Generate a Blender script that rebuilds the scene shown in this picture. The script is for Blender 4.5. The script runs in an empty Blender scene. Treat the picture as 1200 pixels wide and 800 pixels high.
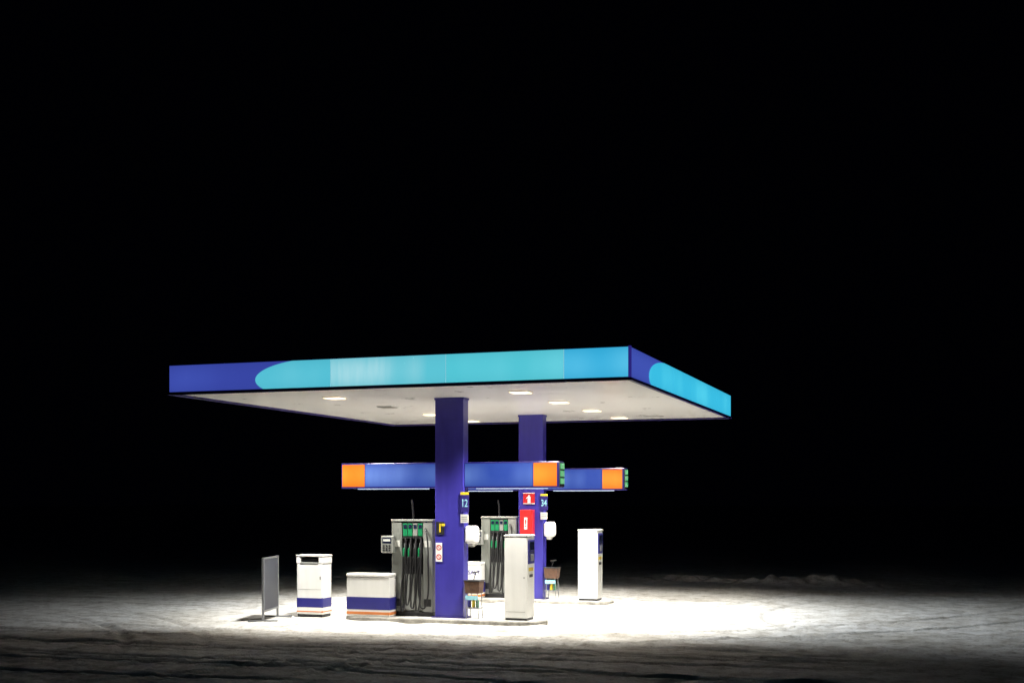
import bpy, bmesh, math, random
import numpy as np
from mathutils import Vector
random.seed(3); np.random.seed(3)
S=bpy.context.scene
S.view_settings.view_transform='Standard'
S.view_settings.look='None'
S.view_settings.exposure=0
# ------------------------------------------------------------ world (night sky)
w=bpy.data.worlds.new("World"); S.world=w; w.use_nodes=True
nt=w.node_tree; nt.nodes.clear()
o=nt.nodes.new('ShaderNodeOutputWorld'); b=nt.nodes.new('ShaderNodeBackground')
b.inputs[0].default_value=(0.25,0.3,1.0,1); b.inputs[1].default_value=0.0006
nt.links.new(b.outputs[0],o.inputs[0])

# ------------------------------------------------------------ materials
def lin(r,g,b_):
    f=lambda c:(c/255/12.92) if c/255<=0.04045 else ((c/255+0.055)/1.055)**2.4
    return (f(r),f(g),f(b_),1)
def mat(name,col,rough=0.5,metal=0.0,var=0.15,scale=4.0,bump=0.0,coat=0.0,streak=False):
    m=bpy.data.materials.new(name); m.use_nodes=True
    n=m.node_tree.nodes; l=m.node_tree.links; p=n['Principled BSDF']
    tc=n.new('ShaderNodeTexCoord'); mp=n.new('ShaderNodeMapping')
    if streak: mp.inputs['Scale'].default_value=(3,3,0.35)
    l.new(tc.outputs['Object'],mp.inputs[0])
    ns=n.new('ShaderNodeTexNoise'); ns.inputs['Scale'].default_value=scale; ns.inputs['Detail'].default_value=8
    ns.inputs['Roughness'].default_value=0.65
    l.new(mp.outputs[0],ns.inputs['Vector'])
    rp=n.new('ShaderNodeValToRGB'); rp.color_ramp.elements[0].position=0.35; rp.color_ramp.elements[1].position=0.7
    c=Vector(col[:3]); rp.color_ramp.elements[0].color=(*(c*(1-var)),1); rp.color_ramp.elements[1].color=(*c,1)
    l.new(ns.outputs[0],rp.inputs[0]); l.new(rp.outputs[0],p.inputs['Base Color'])
    mr=n.new('ShaderNodeMapRange'); mr.inputs[3].default_value=max(0,rough-0.1); mr.inputs[4].default_value=min(1,rough+0.15)
    l.new(ns.outputs[0],mr.inputs[0]); l.new(mr.outputs[0],p.inputs['Roughness'])
    p.inputs['Metallic'].default_value=metal
    if coat: p.inputs['Coat Weight'].default_value=coat
    if bump:
        bp=n.new('ShaderNodeBump'); bp.inputs['Strength'].default_value=bump; bp.inputs['Distance'].default_value=0.02
        l.new(ns.outputs[0],bp.inputs['Height']); l.new(bp.outputs[0],p.inputs['Normal'])
    return m
def glow(name,c1,c2,zc,half,strength=1.0,xs=1.2,seed=0.0,axis='X',streaks=0.5,bias=0.0,gain=4.0):
    """back-lit translucent acrylic: fluorescent tubes behind brighten the middle"""
    m=bpy.data.materials.new(name); m.use_nodes=True
    n=m.node_tree.nodes; l=m.node_tree.links; p=n['Principled BSDF']
    g=n.new('ShaderNodeNewGeometry'); sp=n.new('ShaderNodeSeparateXYZ'); l.new(g.outputs['Position'],sp.inputs[0])
    def M(op,a,b_=None,c=None):
        q=n.new('ShaderNodeMath'); q.operation=op
        for i,v in enumerate((a,b_,c)):
            if v is None: continue
            if isinstance(v,(int,float)): q.inputs[i].default_value=v
            else: l.new(v,q.inputs[i])
        return q.outputs[0]
    d=M('DIVIDE',M('ABSOLUTE',M('SUBTRACT',sp.outputs['Z'],zc)),half)
    v=M('SUBTRACT',1.0,M('MULTIPLY',d,d)); v=M('MAXIMUM',v,0.0)
    def N(sx,sz,sc,off):
        cb=n.new('ShaderNodeCombineXYZ')
        l.new(M('MULTIPLY_ADD',sp.outputs[axis],sx,off),cb.inputs[0]); l.new(M('MULTIPLY',sp.outputs['Z'],sz),cb.inputs[2])
        t=n.new('ShaderNodeTexNoise'); t.inputs['Scale'].default_value=sc; t.inputs['Detail'].default_value=2
        l.new(cb.outputs[0],t.inputs['Vector']); return t.outputs[0]
    big=N(1,0.2,xs,seed); fine=N(1,0.1,9,seed+5)
    a=M('MULTIPLY',M('SUBTRACT',big,0.42),gain)
    a=M('MULTIPLY',a,M('ADD',1-streaks*0.5,M('MULTIPLY',M('SUBTRACT',fine,0.5),streaks*3)))
    a=M('ADD',a,bias)
    cl=n.new('ShaderNodeClamp'); l.new(M('MULTIPLY',a,v),cl.inputs[0])
    mx=n.new('ShaderNodeMix'); mx.data_type='RGBA'; l.new(cl.outputs[0],mx.inputs[0])
    mx.inputs[6].default_value=c1; mx.inputs[7].default_value=c2
    mr=n.new('ShaderNodeMapRange'); mr.inputs[3].default_value=0.86*strength; mr.inputs[4].default_value=strength
    l.new(v,mr.inputs[0])
    l.new(mx.outputs[2],p.inputs['Emission Color']); l.new(mr.outputs[0],p.inputs['Emission Strength'])
    p.inputs['Base Color'].default_value=(c1[0]*.1,c1[1]*.1,c1[2]*.1,1); p.inputs['Roughness'].default_value=0.3
    return m
def emit(name,col,s):
    m=bpy.data.materials.new(name); m.use_nodes=True; p=m.node_tree.nodes['Principled BSDF']
    p.inputs['Base Color'].default_value=(0.4,0.4,0.4,1)
    p.inputs['Emission Color'].default_value=col; p.inputs['Emission Strength'].default_value=s
    return m
NAVY=mat('navy_painted_steel',(0.044,0.036,0.33),0.36,var=0.22,scale=2,coat=0.2,streak=True)
TRIM=mat('navy_trim',(0.03,0.02,0.16),0.35,var=0.2)
TRIML=glow('emissive_violet_trim',lin(42,36,120),lin(52,46,140),5.1,0.6)  # opaque trim given its own glow in the material, not a lamp
WHITE=mat('white_enamel',(0.84,0.84,0.81),0.35,var=0.10,scale=1.5,streak=True)
OFFW=mat('offwhite_plastic',(0.66,0.66,0.62),0.45,var=0.15)
GREY=mat('grey_pump_steel',(0.20,0.21,0.19),0.38,var=0.2,scale=3,streak=True)
LGREY=mat('light_grey_steel',(0.27,0.28,0.26),0.4,var=0.2,scale=3,streak=True)
DARK=mat('dark_plastic',(0.02,0.02,0.022),0.4,var=0.3)
RUB=mat('black_rubber',(0.012,0.012,0.013),0.42,var=0.3,scale=20)
GREEN=mat('green_plastic',(0.008,0.22,0.08),0.35,var=0.15)
RED=mat('red_enamel',(0.55,0.02,0.02),0.35,var=0.12)
BLUE=mat('blue_band',(0.025,0.025,0.22),0.4,var=0.15)
ORANGE=mat('orange_band',(0.70,0.22,0.05),0.45,var=0.15)
YELLOW=mat('yellow_vinyl',(0.80,0.58,0.03),0.4,var=0.1)
CYANV=mat('pale_cyan_vinyl',(0.30,0.65,0.75),0.4,var=0.05)
BROWN=mat('weathered_brown_tray',(0.14,0.07,0.04),0.7,var=0.5,scale=14)
METAL=mat('galvanised_steel',(0.35,0.36,0.37),0.42,metal=0.7,var=0.3,scale=10)
SCREEN=mat('screen_glass',(0.015,0.02,0.05),0.12,var=0.2)
BOARD=mat('back_of_sign_board',(0.045,0.05,0.065),0.45,var=0.35,scale=2)
CONC=mat('snowy_concrete',(0.50,0.48,0.43),0.85,var=0.6,scale=6,bump=0.5)
SNOWC=mat('trodden_snow',(0.72,0.71,0.68),0.85,var=0.35,scale=7,bump=0.6)
ROOF=mat('roof_sheet',(0.08,0.08,0.09),0.7,var=0.3)

# ------------------------------------------------------------ helpers
def link(ob,parent):
    S.collection.objects.link(ob)
    if parent is not None:
        ob.parent=parent; ob.location=ob.location-parent.location
    return ob
def empty(name,loc=(0,0,0)):
    e=bpy.data.objects.new(name,None); e.location=loc; e.empty_display_size=0.3; S.collection.objects.link(e); return e
def box(name,par,x0,x1,y0,y1,z0,z1,m,bev=0.006,seg=2,taper=0.0):
    c=Vector(((x0+x1)/2,(y0+y1)/2,(z0+z1)/2)); hx,hy,hz=(x1-x0)/2,(y1-y0)/2,(z1-z0)/2
    bm=bmesh.new(); bmesh.ops.create_cube(bm,size=2)
    for v in bm.verts:
        k=1-taper*(1-v.co.z)/2
        v.co=Vector((v.co.x*hx*k,v.co.y*hy*k,v.co.z*hz))
    bev=min(bev,0.45*2*min(hx,hy,hz))
    if bev>0.0008: bmesh.ops.bevel(bm,geom=bm.edges[:],offset=bev,segments=seg,affect='EDGES',profile=0.5)
    me=bpy.data.meshes.new(name); bm.to_mesh(me); bm.free(); me.materials.append(m)
    ob=bpy.data.objects.new(name,me); ob.location=c; return link(ob,par)
def poly(name,par,pts,m,ext=None):
    """flat polygon, optionally extruded along ext"""
    bm=bmesh.new(); vs=[bm.verts.new(p) for p in pts]; f=bm.faces.new(vs)
    if ext is not None:
        r=bmesh.ops.extrude_face_region(bm,geom=[f]); 
        bmesh.ops.translate(bm,verts=[g for g in r['geom'] if isinstance(g,bmesh.types.BMVert)],vec=ext)
    bmesh.ops.recalc_face_normals(bm,faces=bm.faces[:])
    me=bpy.data.meshes.new(name); bm.to_mesh(me); bm.free(); me.materials.append(m)
    return link(bpy.data.objects.new(name,me),par)
def tube(name,par,pts,r,m,res=12):
    cu=bpy.data.curves.new(name,'CURVE'); cu.dimensions='3D'; cu.bevel_depth=r; cu.bevel_resolution=3; cu.resolution_u=res; cu.use_fill_caps=True
    sp=cu.splines.new('BEZIER'); sp.bezier_points.add(len(pts)-1)
    for bp,p in zip(sp.bezier_points,pts):
        bp.co=p; bp.handle_left_type=bp.handle_right_type='AUTO'
    cu.materials.append(m); return link(bpy.data.objects.new(name,cu),par)
def rod(name,par,p,q,r,m):
    cu=bpy.data.curves.new(name,'CURVE'); cu.dimensions='3D'; cu.bevel_depth=r; cu.bevel_resolution=2; cu.use_fill_caps=True
    sp=cu.splines.new('POLY'); sp.points.add(1); sp.points[0].co=(*p,1); sp.points[1].co=(*q,1)
    cu.materials.append(m); return link(bpy.data.objects.new(name,cu),par)
def text(name,par,s,x,y,z,size,m,rot=(math.pi/2,0,0)):
    cu=bpy.data.curves.new(name,'FONT'); cu.body=s; cu.size=size; cu.extrude=0.002; cu.offset=size*0.012
    cu.align_x='CENTER'; cu.align_y='CENTER'; cu.materials.append(m)
    ob=bpy.data.objects.new(name,cu); ob.location=(x,y,z); ob.rotation_euler=rot; return link(ob,par)

# ------------------------------------------------------------ canopy
X0,X1,Y0,Y1=-15.08,-5.38,21.9,32.95; ZB,ZT=4.80,5.40
can=empty('petrol_station_canopy',(-10.3,27.65,0))
m=mat('white_soffit_sheet',(0.89,0.87,0.83),0.28,var=0.06,scale=0.8)
n=m.node_tree.nodes; l=m.node_tree.links
tc=[q for q in n if q.type=='TEX_COORD'][0]
sx=n.new('ShaderNodeSeparateXYZ'); l.new(tc.outputs['Object'],sx.inputs[0])
fr=n.new('ShaderNodeMath'); fr.operation='MULTIPLY'; fr.inputs[1].default_value=1/0.3; l.new(sx.outputs[1],fr.inputs[0])
f2=n.new('ShaderNodeMath'); f2.operation='FRACT'; l.new(fr.outputs[0],f2.inputs[0])
f3=n.new('ShaderNodeMath'); f3.operation='GREATER_THAN'; f3.inputs[1].default_value=0.06; l.new(f2.outputs[0],f3.inputs[0])
bp=n.new('ShaderNodeBump'); bp.inputs['Strength'].default_value=0.25; bp.inputs['Distance'].default_value=0.01
l.new(f3.outputs[0],bp.inputs['Height']); l.new(bp.outputs[0],n['Principled BSDF'].inputs['Normal'])
box('soffit',can,X0+.06,X1-.06,Y0+.06,Y1-.06,ZB+.02,ZB+.06,m,0)
box('roof_deck',can,X0+.07,X1-.07,Y0+.07,Y1-.07,5.22,5.30,ROOF,0)
for nm,a in (('front',(X0,X1,Y0,Y0+.05)),('rear',(X0,X1,Y1-.05,Y1)),('left',(X0,X0+.05,Y0+.052,Y1-.052)),('right',(X1-.05,X1,Y0+.052,Y1-.052))):
    box('fascia_frame_'+nm,can,*a,ZB,ZT,TRIM,0.004)
    box('fascia_lower_rim_'+nm,can,a[0]-.03*(nm!='right' ),a[1]+.03*(nm!='left'),a[2]-.03*(nm!='rear'),a[3]+.03*(nm!='front'),ZB-.02,ZB+.035,TRIM,0.006)
zc=5.10;hh=.36
BL=glow('backlit_blue_acrylic',lin(56,70,164),lin(64,82,178),zc,hh,xs=0.5,streaks=.1)
C0=glow('backlit_cyan_acrylic_a',lin(80,190,212),lin(112,204,222),zc,hh,seed=1.3,xs=0.8,streaks=.1,gain=2)
C1=glow('backlit_cyan_acrylic_b',lin(92,196,214),lin(186,228,236),zc,hh,seed=7.1,xs=0.55,streaks=.35,bias=.1,gain=4)
C2=glow('backlit_cyan_acrylic_c',lin(84,198,214),lin(100,206,222),zc,hh,seed=3.3,xs=0.8,streaks=.1)
C3=glow('backlit_cyan_acrylic_d',lin(46,172,220),lin(100,202,238),zc,hh,seed=9.2,xs=0.8,bias=.2,streaks=.1,gain=2.5)
CR=glow('backlit_cyan_acrylic_side',lin(58,190,228),lin(80,208,238),zc,hh,seed=2.2,xs=0.6,axis='Y',streaks=.1)
SEAM=emit('panel_joint',lin(140,215,225),0.9)
za,zb=ZB+.045,ZT-.018
def front(y,sgn,mats,xl,xr,flip):
    fx=(lambda x:x) if not flip else (lambda x:xl+xr-x)
    def P(x,z,o=0): return (fx(x),y+sgn*(0.004+o),z)
    poly('blue_panel',can,[P(xl+.01,za),P(xr-.01,za),P(xr-.01,zb),P(xl+.01,zb)],BL,(0,-sgn*.002,0))
    pts=[]
    cx,a,bz,z0=-11.6,1.46,.39,5.03
    t0=math.asin((za-z0)/bz); t1=math.asin(min(1,(zb-z0)/bz))
    for i in range(25):
        t=t0+(t1-t0)*i/24; pts.append(P(cx-a*math.cos(t),z0+bz*math.sin(t),.006))
    seams=[-11.38,-8.95,-6.62,xr-.012]
    pts+= [P(seams[0]-.008,zb,.006),P(seams[0]-.008,za,.006)]
    poly('cyan_panel_curved',can,pts,mats[0],(0,-sgn*.003,0))
    for i in range(3):
        u,v=seams[i]+.008,seams[i+1]-.008
        poly('cyan_panel',can,[P(u,za,.006),P(v,za,.006),P(v,zb,.006),P(u,zb,.006)],mats[i+1],(0,-sgn*.003,0))
        poly('joint_strip',can,[P(u-.014,za,.005),P(u-.002,za,.005),P(u-.002,zb,.005),P(u-.014,zb,.005)],SEAM,(0,-sgn*.001,0))
front(Y0,-1,[C0,C1,C2,C3],X0,X1,False)
front(Y1,1,[C0,C1,C2,C3],X0,X1,True)
def side(x,sgn):
    def P(y,z,o=0): return (x+sgn*(0.004+o),y,z)
    poly('blue_panel_side',can,[P(Y0+.06,za),P(Y1-.02,za),P(Y1-.02,zb),P(Y0+.06,zb)],BL,(-sgn*.002,0,0))
    pts=[];cy,a,bz,z0=25.1,1.7,.39,5.0
    t0=math.asin((za-z0)/bz); t1=math.asin(min(1,(zb-z0)/bz))
    for i in range(25):
        t=t0+(t1-t0)*i/24; pts.append(P(cy-a*math.cos(t),z0+bz*math.sin(t),.006))
    s=[25.6,28.2,30.8,Y1-.03]
    pts+=[P(s[0]-.008,zb,.006),P(s[0]-.008,za,.006)]
    poly('cyan_panel_side_curved',can,pts,CR,(-sgn*.003,0,0))
    for i in range(3):
        u,v=s[i]+.008,s[i+1]-.008
        poly('cyan_panel_side',can,[P(u,za,.006),P(v,za,.006),P(v,zb,.006),P(u,zb,.006)],CR,(-sgn*.003,0,0))
side(X1,1); side(X0,-1)
box('corner_post',can,X1-.03,X1+.022,Y0-.022,Y0+.035,ZB-.02,ZT,TRIML,0.006)
# downlights : each housing holds a downward lamp; outward spots are added to widen the lit ground
LAMP=emit('luminaire_glass',(1,.74,.42,1),3.0); LAMPOFF=mat('unlit_luminaire',(0.25,0.24,0.2),0.3)
def spot(name,x,y,z,P,size,blend,aim,col=(1,.96,.88)):
    L=bpy.data.lights.new(name,'SPOT'); L.energy=P; L.spot_size=math.radians(size); L.spot_blend=blend
    L.shadow_soft_size=.12; L.color=col
    ob=bpy.data.objects.new(name,L); ob.location=(x,y,z)
    ob.rotation_euler=(Vector(aim)-Vector((x,y,z))).to_track_quat('-Z','Y').to_euler()
    link(ob,can)
COOL=(.88,.94,1.0)
for ix,x in enumerate((-12.3,-8.12)):
    for iy,y in enumerate((23.85,26.5,29.2,31.9)):
        on=not (ix==0 and iy==1)
        box('downlight_frame',can,x-.20,x+.20,y-.20,y+.20,ZB-.002,ZB+.019,WHITE,0.004)
        box('downlight_glass',can,x-.18,x+.18,y-.18,y+.18,ZB-.016,ZB-.003,LAMP if on else LAMPOFF,0.006)
        if on:
            z=ZB-.08
            ay=(1.6,.6,.2,-.3)[iy]
            spot('downlight_lamp',x,y,z,(1600,1200,1200,1050)[iy]*(.95 if ix else 1.15),(110,120,122,122)[iy],.75,(x+(.0 if ix else .1),y+ay,0))
            if ix: spot('added_outward_spot',x+.1,y,z,(1350,1600,1300,900)[iy],76,1.0,(x+6.0,y+(2.8,1.4,.2,.0)[iy],0),COOL)
            else:  spot('added_outward_spot',x-.1,y,z,(950,0,850,350)[iy],68,1.0,(x-3.9,y+(.2,0,-1.4,-2.0)[iy],0),COOL)
# columns
for dy in (0,5.53):
    y=24.73+dy
    box('column_core',can,-10.36,-9.71,y,y+.30,.12,ZB+.015,NAVY,0.012)
    box('column_base_plate',can,-10.42,-9.65,y-.05,y+.35,.118,.15,TRIM,0.005)
    box('column_collar',can,-10.375,-9.695,y-.015,y+.315,ZB-.03,ZB+.018,NAVY,0.006)

# ------------------------------------------------------------ per island objects
def island(dy,num):
    isl=empty('pump_island',(-10.1,24.9+dy,0))
    yc,r=24.93+dy,.56; xl,xr=-12.0,-8.42; pts=[]
    for i in range(17):
        t=-math.pi/2+math.pi*i/16; pts.append((xr+r*.9*math.cos(t),yc+r*math.sin(t)))
    for i in range(17):
        t=math.pi/2+math.pi*i/16; pts.append((xl+r*.9*math.cos(t),yc+r*math.sin(t)))
    k=poly('kerb',isl,[(p[0],p[1],-.05) for p in pts],CONC,(0,0,.165))
    bv=k.modifiers.new('b','BEVEL'); bv.width=.02; bv.segments=2; bv.limit_method='ANGLE'
    cxm=(xl+xr)/2
    poly('trodden_snow_cover',isl,[(cxm+(p[0]-cxm)*.97,yc+(p[1]-yc)*.86,.1152) for p in pts],SNOWC,(0,0,.006))
    # ---- lightbox
    LB=empty('illuminated_sign_beam',(-10.1,24.97+dy,3.16))
    xa,xb,y0,y1,z0,z1=-12.63,-7.61,24.80+dy,25.17+dy,2.89,3.44
    for (a,b_) in ((xa,-10.362),(-9.708,xb)):
        box('housing',LB,a,b_,y0+.01,y1-.01,z0,z1,TRIML,0.008)
    lb=glow('backlit_blue_beam',lin(46,72,156),lin(112,144,212),3.16,.28,xs=0.9,seed=dy+1.7,streaks=.15,bias=.15,gain=3)
    lo=glow('backlit_orange_beam',lin(236,104,16),lin(255,158,52),3.16,.28,xs=0.9,seed=dy,streaks=.2,bias=.35)
    for yy,s in ((y0,-1),(y1,1)):
        for nm,a,b_,mm in (('orange_panel',xa+.03,-12.06,lo),('blue_panel',-12.04,-10.375,lb),('blue_panel',-9.695,-8.18,lb),('orange_panel',-8.16,xb-.04,lo)):
            ya,yb_=sorted((yy-s*.006,yy+s*.008))
            box(nm,LB,a,b_,ya,yb_,z0+.035,z1-.03,mm,0)
    gm=emit('green_led_panel',lin(30,170,95),0.95)
    box('end_display',LB,xb,xb+.02,y0+.02,y1-.02,z0+.02,z1-.02,DARK,0.004)
    for i in range(3):
        zz=z0+.08+i*.155
        box('green_plate',LB,xb+.02,xb+.03,y0+.05,y1-.05,zz,zz+.12,gm,0.003)
        text('digit',LB,str((7,3,5)[i]),xb+.034,(y0+y1)/2,zz+.06,.12,WHITE,rot=(math.pi/2,0,math.pi/2))
    tubem=emit('fluorescent_underlight',(0.55,.72,1,1),0.8)
    for a,b_ in ((-12.3,-10.6),(-9.5,-7.9)):
        box('under_tube',LB,a,b_,y0+.14,y0+.2,z0-.022,z0-.002,tubem,0.008)
    # ---- pump
    px=-11.42; py=24.82+dy
    pu=empty('fuel_pump',(px+.48,py+.26,.12))
    B=lambda nm,a,b_,c,d,e,f,mm,bev=.008:box(nm,pu,px+a,px+b_,py+c,py+d,e,f,mm,bev)
    B('plinth',.01,.96,.02,.51,.121,.22,DARK)
    B('left_pillar',0,.25,0,.53,.22,2.17,GREY,.015)
    B('right_pillar',.74,.97,0,.53,.22,2.17,LGREY,.015)
    B('centre_cabinet',.252,.738,.07,.46,.22,2.10,GREY)
    B('lower_door',.27,.72,.045,.068,.26,1.02,LGREY,.004)
    B('top_cap',-.01,.98,-.015,.545,2.172,2.215,LGREY,.01)
    B('display_hood',.252,.738,.0,.066,1.80,2.168,DARK,.01)
    B('hose_panel',.27,.72,.055,.0672,1.04,1.79,DARK,.004)
    for s_ in (0,1):
        B('pillar_vent',.04+.73*s_,.21+.72*s_,-.004,.0,.34,.50,DARK,0)
        B('pillar_label',.05+.73*s_,.20+.72*s_,-.004,.0,1.62,1.76,OFFW,0)
    for i in range(4):
        x=.275+.118*i
        B('fuel_grade_plate',x,x+.10,-.006,.0,1.86,2.13,GREEN if i!=2 else LGREY,.0)
        B('price_window',x+.012,x+.088,-.011,-.0062,2.02,2.10,SCREEN,0)
        B('holster',x+.008,x+.092,.0,.055,1.36,1.70,DARK,.012)
        nx=px+x+.05
        B('nozzle_body',x+.022,x+.078,-.085,-.002,1.40,1.60,DARK if i==2 else GREEN,.02)
        B('nozzle_guard',x+.028,x+.072,-.12,-.08,1.18,1.42,RUB,.015)
        tube('nozzle_spout',pu,[(nx,py-.03,1.58),(nx,py-.01,1.68),(nx,py+.04,1.74)],.014,METAL,6)
        sag=.24+.07*((i*2)%3); top=1.78
        tube('hose',pu,[(nx+.02,py-.01,top+.04),(nx+.045,py-.10,1.45),(nx+.06,py-.14,.85),(nx+.03,py-.15,sag+.08),(nx-.01,py-.15,sag),(nx-.04,py-.14,sag+.10),(nx-.03,py-.13,.75),(nx,py-.11,1.20)],.019,RUB)
        yb=py+.53
        B('rear_holster',x+.008,x+.092,.46,.53,1.30,1.68,DARK,.012)
        tube('rear_hose',pu,[(nx,yb,1.8),(nx+.04,yb+.1,1.2),(nx+.03,yb+.12,.35),(nx-.03,yb+.12,.4),(nx-.01,yb+.06,1.3)],.019,RUB)
    tube('return_hose',pu,[(px+.80,py-.01,2.02),(px+.86,py-.07,1.9),(px+.90,py-.09,1.3),(px+.86,py-.1,.42),(px+.78,py-.1,.3),(px+.70,py-.09,.5),(px+.69,py-.06,1.3)],.017,RUB)
    tube('hose_mast',pu,[(px+.47,py+.1,2.2),(px+.465,py+.1,2.4),(px+.44,py+.1,2.64)],.022,RUB,6)
    B('keypad_bracket',-.06,.0,.1,.25,1.58,1.72,METAL,.004)
    B('keypad_housing',-.20,.10,-.13,-.004,1.49,1.86,LGREY,.02)
    B('keypad_screen',-.16,.05,-.135,-.129,1.70,1.82,SCREEN,.002)
    B('keypad_label',-.14,.03,-.1385,-.1352,1.74,1.79,OFFW,0)
    for a in range(3):
        for c in range(3):
            B('key',-.15+a*.07,-.105+a*.07,-.138,-.129,1.53+c*.05,1.56+c*.05,DARK,.002)
    # ---- payment terminal
    tx,ty=-8.75,24.62+dy
    te=empty('payment_terminal',(tx+.255,ty+.25,.12))
    T=lambda nm,a,b_,c,d,e,f,mm,bev=.008:box(nm,te,tx+a,tx+b_,ty+c,ty+d,e,f,mm,bev)
    T('base',.02,.49,.02,.48,.121,.17,DARK)
    T('body',0,.51,0,.50,.17,1.87,WHITE,.025)
    T('lid',-.01,.52,-.01,.51,1.872,1.905,WHITE,.012)
    T('front_seam',.04,.47,-.003,.002,.30,.306,GREY,0)
    T('lock',.43,.455,-.006,.002,1.0,1.03,METAL,.003)
    T('screen_surround',.505,.53,.05,.45,1.30,1.80,BLUE,.01)
    T('screen',.53,.535,.10,.40,1.58,1.76,SCREEN,.002)
    T('keypad',.53,.55,.16,.34,1.36,1.50,METAL,.006)
    T('card_slot',.53,.54,.12,.38,1.53,1.55,DARK,0)
    T('yellow_sticker',.505,.513,.1,.4,1.15,1.22,YELLOW,0)
    T('receipt_mouth',.505,.52,.15,.35,1.02,1.08,DARK,.004)
    # ---- grit box
    sx,sy=-12.32,24.45+dy
    sb=empty('grit_box',(sx+.5,sy+.17,.12))
    Q=lambda nm,a,b_,c,d,e,f,mm,bev=.008:box(nm,sb,sx+a,sx+b_,sy+c,sy+d,e,f,mm,bev)
    Q('body',0,1.02,0,.35,.125,.97,WHITE,.015)
    Q('lid',-.012,1.032,-.015,.36,.975,1.05,WHITE,.03)
    Q('blue_band',-.003,1.023,-.003,.353,.27,.54,BLUE,.002)
    Q('orange_band',-.003,1.023,-.003,.353,.165,.225,ORANGE,.002)
    if num!='12':
        text('box_lettering',sb,'GRIT SALT',sx+.66,sy-.004,.78,.15,BLUE)
    # ---- dispenser
    td=empty('paper_towel_dispenser',(-9.57,24.85+dy,1.9))
    box('shell',td,-9.708,-9.42,24.74+dy,25.0+dy,1.70,2.09,WHITE,.085,5)
    box('paper',td,-9.63,-9.52,24.80+dy,24.95+dy,1.64,1.705,OFFW,.006)
    # ---- bay number sign
    bn=empty('bay_number_sign',(-9.62,24.7+dy,2.5))
    box('plate',bn,-9.76,-9.57,24.69+dy,24.715+dy,2.38,2.74,TRIM,.004)
    box('yellow_strip',bn,-9.76,-9.57,24.69+dy,24.715+dy,2.745,2.80,YELLOW,.003)
    dg=text('digits',bn,num,-9.665,24.687+dy,2.56,.23,CYANV); dg.scale=(.68,1,1)
    box('bracket',bn,-9.70,-9.66,24.716+dy,24.728+dy,2.4,2.7,METAL,0)
    nl=empty('price_notice',(-9.62,24.7+dy,2.25))
    box('sheet',nl,-9.76,-9.58,24.70+dy,24.715+dy,2.15,2.33,OFFW,.002)
    for i in range(3): box('print_line',nl,-9.74,-9.61,24.697+dy,24.6995+dy,2.19+.04*i,2.198+.04*i,DARK,0)
    # ---- windscreen wash stand
    ws=empty('windscreen_wash_stand',(-9.45,24.75+dy,.12))
    for a in (-9.60,-9.32):
        for c in (24.62,24.86):
            rod('leg',ws,(a,c+dy,.12),(a+ (.03 if a<-9.5 else -.03),c+dy,.66),.010,METAL)
    box('shelf',ws,-9.62,-9.30,24.60+dy,24.88+dy,.34,.36,METAL,.003)
    box('tray',ws,-9.64,-9.29,24.58+dy,24.90+dy,.66,.92,BROWN,.015,taper=.12)
    box('tray_rim',ws,-9.65,-9.28,24.57+dy,24.91+dy,.918,.94,DARK,.008)
    box('blue_label',ws,-9.60,-9.33,24.578+dy,24.596+dy,.53,.62,CYANV,.003)
    for i,mm in enumerate((BLUE,YELLOW,GREEN)):
        box('bottle',ws,-9.59+.09*i,-9.53+.09*i,24.68+dy,24.76+dy,.362,.52,mm,.018)
    rod('squeegee_handle',ws,(-9.52,24.74+dy,.8),(-9.42,24.72+dy,1.10),.010,DARK)
    rod('squeegee_head',ws,(-9.50,24.72+dy,1.10),(-9.34,24.72+dy,1.12),.014,RUB)
island(0,'12'); island(5.53,'34')

# ------------------------------------------------------------ column signs
pn=empty('pump_number_sign',(-10.25,24.7,2.0))
box('plate',pn,-10.33,-10.14,24.712,24.727,1.90,2.17,DARK,.003)
text('digit',pn,'1',-10.235,24.709,2.03,.26,YELLOW)
box('flag',pn,-10.20,-10.12,24.708,24.711,2.08,2.13,YELLOW,0)
ns=empty('no_smoking_sign',(-10.27,24.7,1.5))
box('plate',ns,-10.335,-10.19,24.714,24.727,1.32,1.72,WHITE,.003)
def ring(name,par,x,y,z,r,th,m_):
    bpy.ops.mesh.primitive_torus_add(major_radius=r,minor_radius=th,major_segments=32,minor_segments=8,location=(x,y,z),rotation=(math.pi/2,0,0))
    ob=bpy.context.object; ob.name=name; ob.scale=(1,1,.25); ob.data.materials.append(m_); ob.parent=par; ob.location=Vector((x,y,z))-par.location
for z in (1.62,1.42):
    ring('ring',ns,-10.262,24.712,z,.05,.010,RED)
    rod('slash',ns,(-10.295,24.711,z+.035),(-10.23,24.711,z-.035),.005,RED)
fe=empty('fire_extinguisher_cabinet',(-10.08,30.2,2.05))
box('cabinet',fe,-10.26,-9.92,30.05,30.258,1.72,2.40,RED,.015)
box('door',fe,-10.245,-9.935,30.035,30.048,1.74,2.38,RED,.006)
box('window',fe,-10.13,-10.05,30.029,30.034,1.90,2.2,WHITE,.003)
text('pictogram',fe,'!',-10.09,30.026,2.05,.26,RED)
fs=empty('fire_extinguisher_sign',(-10.08,30.25,2.69))
box('plate',fs,-10.23,-9.92,30.243,30.257,2.54,2.83,RED,.003)
box('extinguisher_body',fs,-10.11,-10.03,30.236,30.2425,2.57,2.73,WHITE,.002)
box('extinguisher_neck',fs,-10.085,-10.055,30.236,30.2425,2.735,2.77,WHITE,0)
rod('extinguisher_hose',fs,(-10.07,30.238,2.765),(-10.14,30.238,2.68),.007,WHITE)
box('border_top',fs,-10.23,-9.92,30.238,30.2425,2.81,2.826,WHITE,0)
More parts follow.
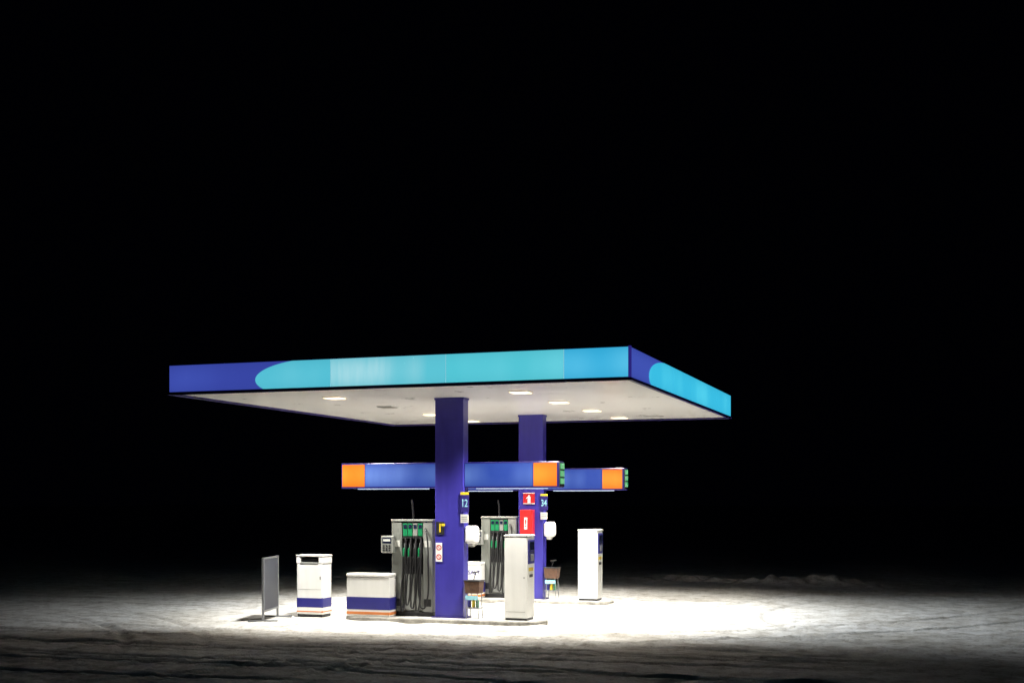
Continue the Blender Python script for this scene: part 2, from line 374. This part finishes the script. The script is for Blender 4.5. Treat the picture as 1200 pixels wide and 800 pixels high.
box('border_low',fs,-10.23,-9.92,30.238,30.2425,2.544,2.56,WHITE,0)

# ------------------------------------------------------------ pavement sign (free standing frame board)
ps=empty('pavement_sign',(-14.15,24.35,0))
A=Vector((-14.0,23.78,0)); Bq=Vector((-14.30,24.95,0)); d=(Bq-A).normalized(); nrm=Vector((-d.y,d.x,0))
def prism(name,par,u0,u1,t0,t1,z0,z1,m_):
    bs=[A+d*u0+nrm*t0,A+d*u1+nrm*t0,A+d*u1+nrm*t1,A+d*u0+nrm*t1]
    poly(name,par,[(p.x,p.y,z0) for p in bs],m_,(0,0,z1-z0))
L=(Bq-A).length
prism('panel',ps,.045,L-.045,-.008,.008,.24,1.34,BOARD)
prism('post_near',ps,0,.045,-.022,.022,.0,1.385,METAL)
prism('post_far',ps,L-.045,L,-.022,.022,.0,1.385,METAL)
prism('rail_top',ps,.045,L-.045,-.018,.018,1.342,1.38,METAL)
prism('rail_bottom',ps,.045,L-.045,-.018,.018,.20,.238,METAL)
prism('foot_near',ps,-.02,.06,-.32,.32,-.01,.035,METAL)
prism('foot_far',ps,L-.06,L+.02,-.32,.32,-.01,.035,METAL)

# ------------------------------------------------------------ waste bin
wb=empty('waste_bin',(-13.57,25.35,0))
bx,by=-13.92,25.10
K=lambda nm,a,b_,c,d_,e,f,mm,bev=.008,tp=0:box(nm,wb,bx+a,bx+b_,by+c,by+d_,e,f,mm,bev,2,tp)
K('base',.03,.65,.02,.43,.0,.06,DARK)
K('body',.01,.67,.0,.45,.06,1.20,WHITE,.03)
K('left_cheek',.0,.10,.0,.45,1.202,1.36,WHITE,.02)
K('right_cheek',.56,.68,.0,.45,1.202,1.36,WHITE,.02)
K('rear_wall',.10,.56,.40,.45,1.202,1.36,WHITE,.01)
K('opening',.102,.558,.06,.398,1.202,1.31,DARK,.01)
K('lid',-.01,.69,-.01,.46,1.362,1.40,WHITE,.018)
K('mouth_lip',.10,.56,-.008,.03,1.19,1.235,LGREY,.01)
K('blue_band',.006,.674,-.004,.454,.20,.45,BLUE,.03)
K('orange_band',.006,.674,-.004,.454,.10,.15,ORANGE,.022)
K('door_seam',.05,.63,-.003,.001,.62,.626,GREY,0)
K('latch',.60,.63,-.008,.001,.85,.92,METAL,.003)

# ------------------------------------------------------------ snow-covered ground
def vnoise(x,y,sc,seed):
    xx=x*sc+seed*17.3; yy=y*sc-seed*9.1
    xi=np.floor(xx).astype(np.int64); yi=np.floor(yy).astype(np.int64); xf=xx-xi; yf=yy-yi
    def h(a,b_):
        n_=(a*374761393+b_*668265263+int(seed*1013)*144665)&0x7fffffff
        n_=((n_^(n_>>13))*1274126177)&0x7fffffff
        return ((n_^(n_>>16))&0xffff)/65535.0
    u=xf*xf*(3-2*xf); v=yf*yf*(3-2*yf)
    return (h(xi,yi)*(1-u)+h(xi+1,yi)*u)*(1-v)+(h(xi,yi+1)*(1-u)+h(xi+1,yi+1)*u)*v-.5
def axis_(a,b_,step,lo,hi):
    c=list(np.arange(a,b_+step/2,step)); s=step; v=a; L_=[]
    while v>lo: s*=1.12; v-=s; L_.append(v)
    s=step; v=b_; R_=[]
    while v<hi: s*=1.12; v+=s; R_.append(v)
    return np.array(L_[::-1]+c+R_)
gx=axis_(-25,8,.065,-420,420); gy=axis_(14.5,43,.065,-150,700)
GX,GY=np.meshgrid(gx,gy)
H=.04*vnoise(GX,GY,.25,1)+.026*vnoise(GX,GY,.9,2)+.018*vnoise(GX,GY,2.7,3)+.022*vnoise(GX,GY,5.3,4)*np.clip(.5+2*vnoise(GX,GY,.5,9),0,1.4)+.012*vnoise(GX,GY,7.5,5)
rut=np.zeros_like(H)
def track(dist,along,w,depth,seed):
    global H,rut
    k=np.exp(-(dist/w)**4); fade=np.clip(.5+1.5*vnoise(GX,GY,.22,seed),0,1)
    tread=.5+.5*np.sin(along*2*np.pi/.22+np.sign(dist)*1.2)
    H-=k*fade*depth*(.7+.45*tread)
    e=np.exp(-((np.abs(dist)-w*1.35)/(w*.35))**2); H+=e*fade*depth*.6
    rut=np.maximum(rut,k*fade)
for i,(y0,A_,kx,ph) in enumerate([(18.6,.7,.14,0),(19.9,.5,.2,2),(17.2,.9,.1,4),(22.4,.3,.22,1),(27.2,.3,.2,3),(28.0,.25,.25,0),(33.9,.6,.15,2),(36.5,.8,.12,5),(16.1,.6,.16,1.5),(20.9,.35,.18,4.4)]):
    yy=y0+A_*np.sin(GX*kx+ph)
    dp=.05 if y0<21.5 else .032
    for g in (0,1.45): track(GY-yy-g,GX,.12,dp,10+i)
for i,(cx,cy,R) in enumerate([(4,12,14),(-1,40,17),(-25,12,13),(5,30,9),(-16,40,19),(-2,10,11)]):
    rr=np.hypot(GX-cx,GY-cy)
    for g in (0,1.45): track(rr-R-g,np.arctan2(GY-cy,GX-cx)*R,.12,.036,30+i)
near=np.clip(1-np.maximum(np.abs(GX+10.6)-4.0,0)/1.5,0,1)*np.clip(1-np.minimum(np.abs(GY-24.9),np.abs(GY-30.4))/1.6,0,1)
H=H*(1-.6*near)
for yc in (24.93,30.46):
    dd=np.hypot(np.maximum(np.abs(GX+10.21)-1.79,0),GY-yc)-.56
    H+=np.exp(-(np.maximum(dd,0)/.22)**2)*(.05+.05*vnoise(GX,GY,2.2,71))
def ridge(x0,x1,yc,wd,hgt,seed):
    yy=yc+.8*np.sin(GX*.35+seed)
    return hgt*np.exp(-((GY-yy)/wd)**2)*np.clip((GX-x0)/2,0,1)*np.clip((x1-GX)/2,0,1)*np.clip(.35+1.6*vnoise(GX,GY,.9,seed)+1.4*vnoise(GX,GY,3.1,seed+1),0,1.6)
H+=ridge(-11,-1,41.0,.7,.24,50)
far=np.clip((np.hypot(GX+10,GY-27)-45)/150,0,1)
H+=far*3*vnoise(GX,GY,.02,60)-.01
nx_,ny_=len(gx),len(gy)
V=np.stack([GX,GY,H],-1).reshape(-1,3)
idx=np.arange(nx_*ny_).reshape(ny_,nx_)
F=np.stack([idx[:-1,:-1],idx[:-1,1:],idx[1:,1:],idx[1:,:-1]],-1).reshape(-1,4)
me=bpy.data.meshes.new('snow_ground')
me.vertices.add(len(V)); me.vertices.foreach_set('co',V.astype(np.float32).ravel())
me.loops.add(F.size); me.loops.foreach_set('vertex_index',F.astype(np.int32).ravel())
me.polygons.add(len(F)); me.polygons.foreach_set('loop_start',np.arange(0,F.size,4,dtype=np.int32)); me.polygons.foreach_set('use_smooth',np.ones(len(F),dtype=bool))
me.update(calc_edges=True)
at=me.attributes.new('rut','FLOAT','POINT'); at.data.foreach_set('value',rut.ravel().astype(np.float32))
m=bpy.data.materials.new('packed_snow'); m.use_nodes=True; n=m.node_tree.nodes; l=m.node_tree.links; p=n['Principled BSDF']
tc=n.new('ShaderNodeTexCoord')
def NZ(sc,det=8,rough=.6):
    t=n.new('ShaderNodeTexNoise'); t.inputs['Scale'].default_value=sc; t.inputs['Detail'].default_value=det; t.inputs['Roughness'].default_value=rough
    l.new(tc.outputs['Object'],t.inputs['Vector']); return t
n1=NZ(.35); n2=NZ(2.2,10,.72); n3=NZ(9,6,.75)
def ramp(src,p0,p1,c0,c1):
    r=n.new('ShaderNodeValToRGB'); r.color_ramp.elements[0].position=p0; r.color_ramp.elements[1].position=p1
    r.color_ramp.elements[0].color=(*c0,1); r.color_ramp.elements[1].color=(*c1,1); l.new(src,r.inputs[0]); return r.outputs[0]
def mixc(f,a,b_,bt='MIX'):
    q=n.new('ShaderNodeMix'); q.data_type='RGBA'; q.blend_type=bt
    if isinstance(f,float): q.inputs[0].default_value=f
    else: l.new(f,q.inputs[0])
    for i,v in ((6,a),(7,b_)):
        if isinstance(v,tuple): q.inputs[i].default_value=v
        else: l.new(v,q.inputs[i])
    return q.outputs[2]
base=ramp(n2.outputs[0],.38,.54,(.50,.47,.42),(.84,.83,.80))
big=ramp(n1.outputs[0],.35,.62,(.80,.78,.74),(1,1,1))
c=mixc(1.0,base,big,'MULTIPLY')
ra=n.new('ShaderNodeAttribute'); ra.attribute_name='rut'
rf=n.new('ShaderNodeMath'); rf.operation='MULTIPLY'; l.new(ra.outputs['Fac'],rf.inputs[0]); l.new(ramp(n2.outputs[0],.3,.65,(.2,.2,.2),(.75,.75,.75)),rf.inputs[1])
c=mixc(rf.outputs[0],c,(.32,.30,.27,1))
spk=ramp(n3.outputs[0],.36,.47,(.50,.47,.42),(1,1,1)); c=mixc(.7,c,spk,'MULTIPLY')
l.new(c,p.inputs['Base Color']); p.inputs['Roughness'].default_value=.7
bp=n.new('ShaderNodeBump'); bp.inputs['Strength'].default_value=.8; bp.inputs['Distance'].default_value=.03
ad=n.new('ShaderNodeMath'); ad.operation='ADD'; l.new(n2.outputs[0],ad.inputs[0]); l.new(n3.outputs[0],ad.inputs[1])
l.new(ad.outputs[0],bp.inputs['Height']); l.new(bp.outputs[0],p.inputs['Normal'])
me.materials.append(m)
S.collection.objects.link(bpy.data.objects.new('snow_ground',me))

# ------------------------------------------------------------ camera
cd=bpy.data.cameras.new('camera'); cam=bpy.data.objects.new('camera',cd); S.collection.objects.link(cam); S.camera=cam
cam.location=(0,0,2.59); cam.rotation_euler=(math.pi/2,0,math.radians(19.2))
cd.sensor_width=36; cd.lens=43.9; cd.shift_y=188/1200; cd.clip_end=2000
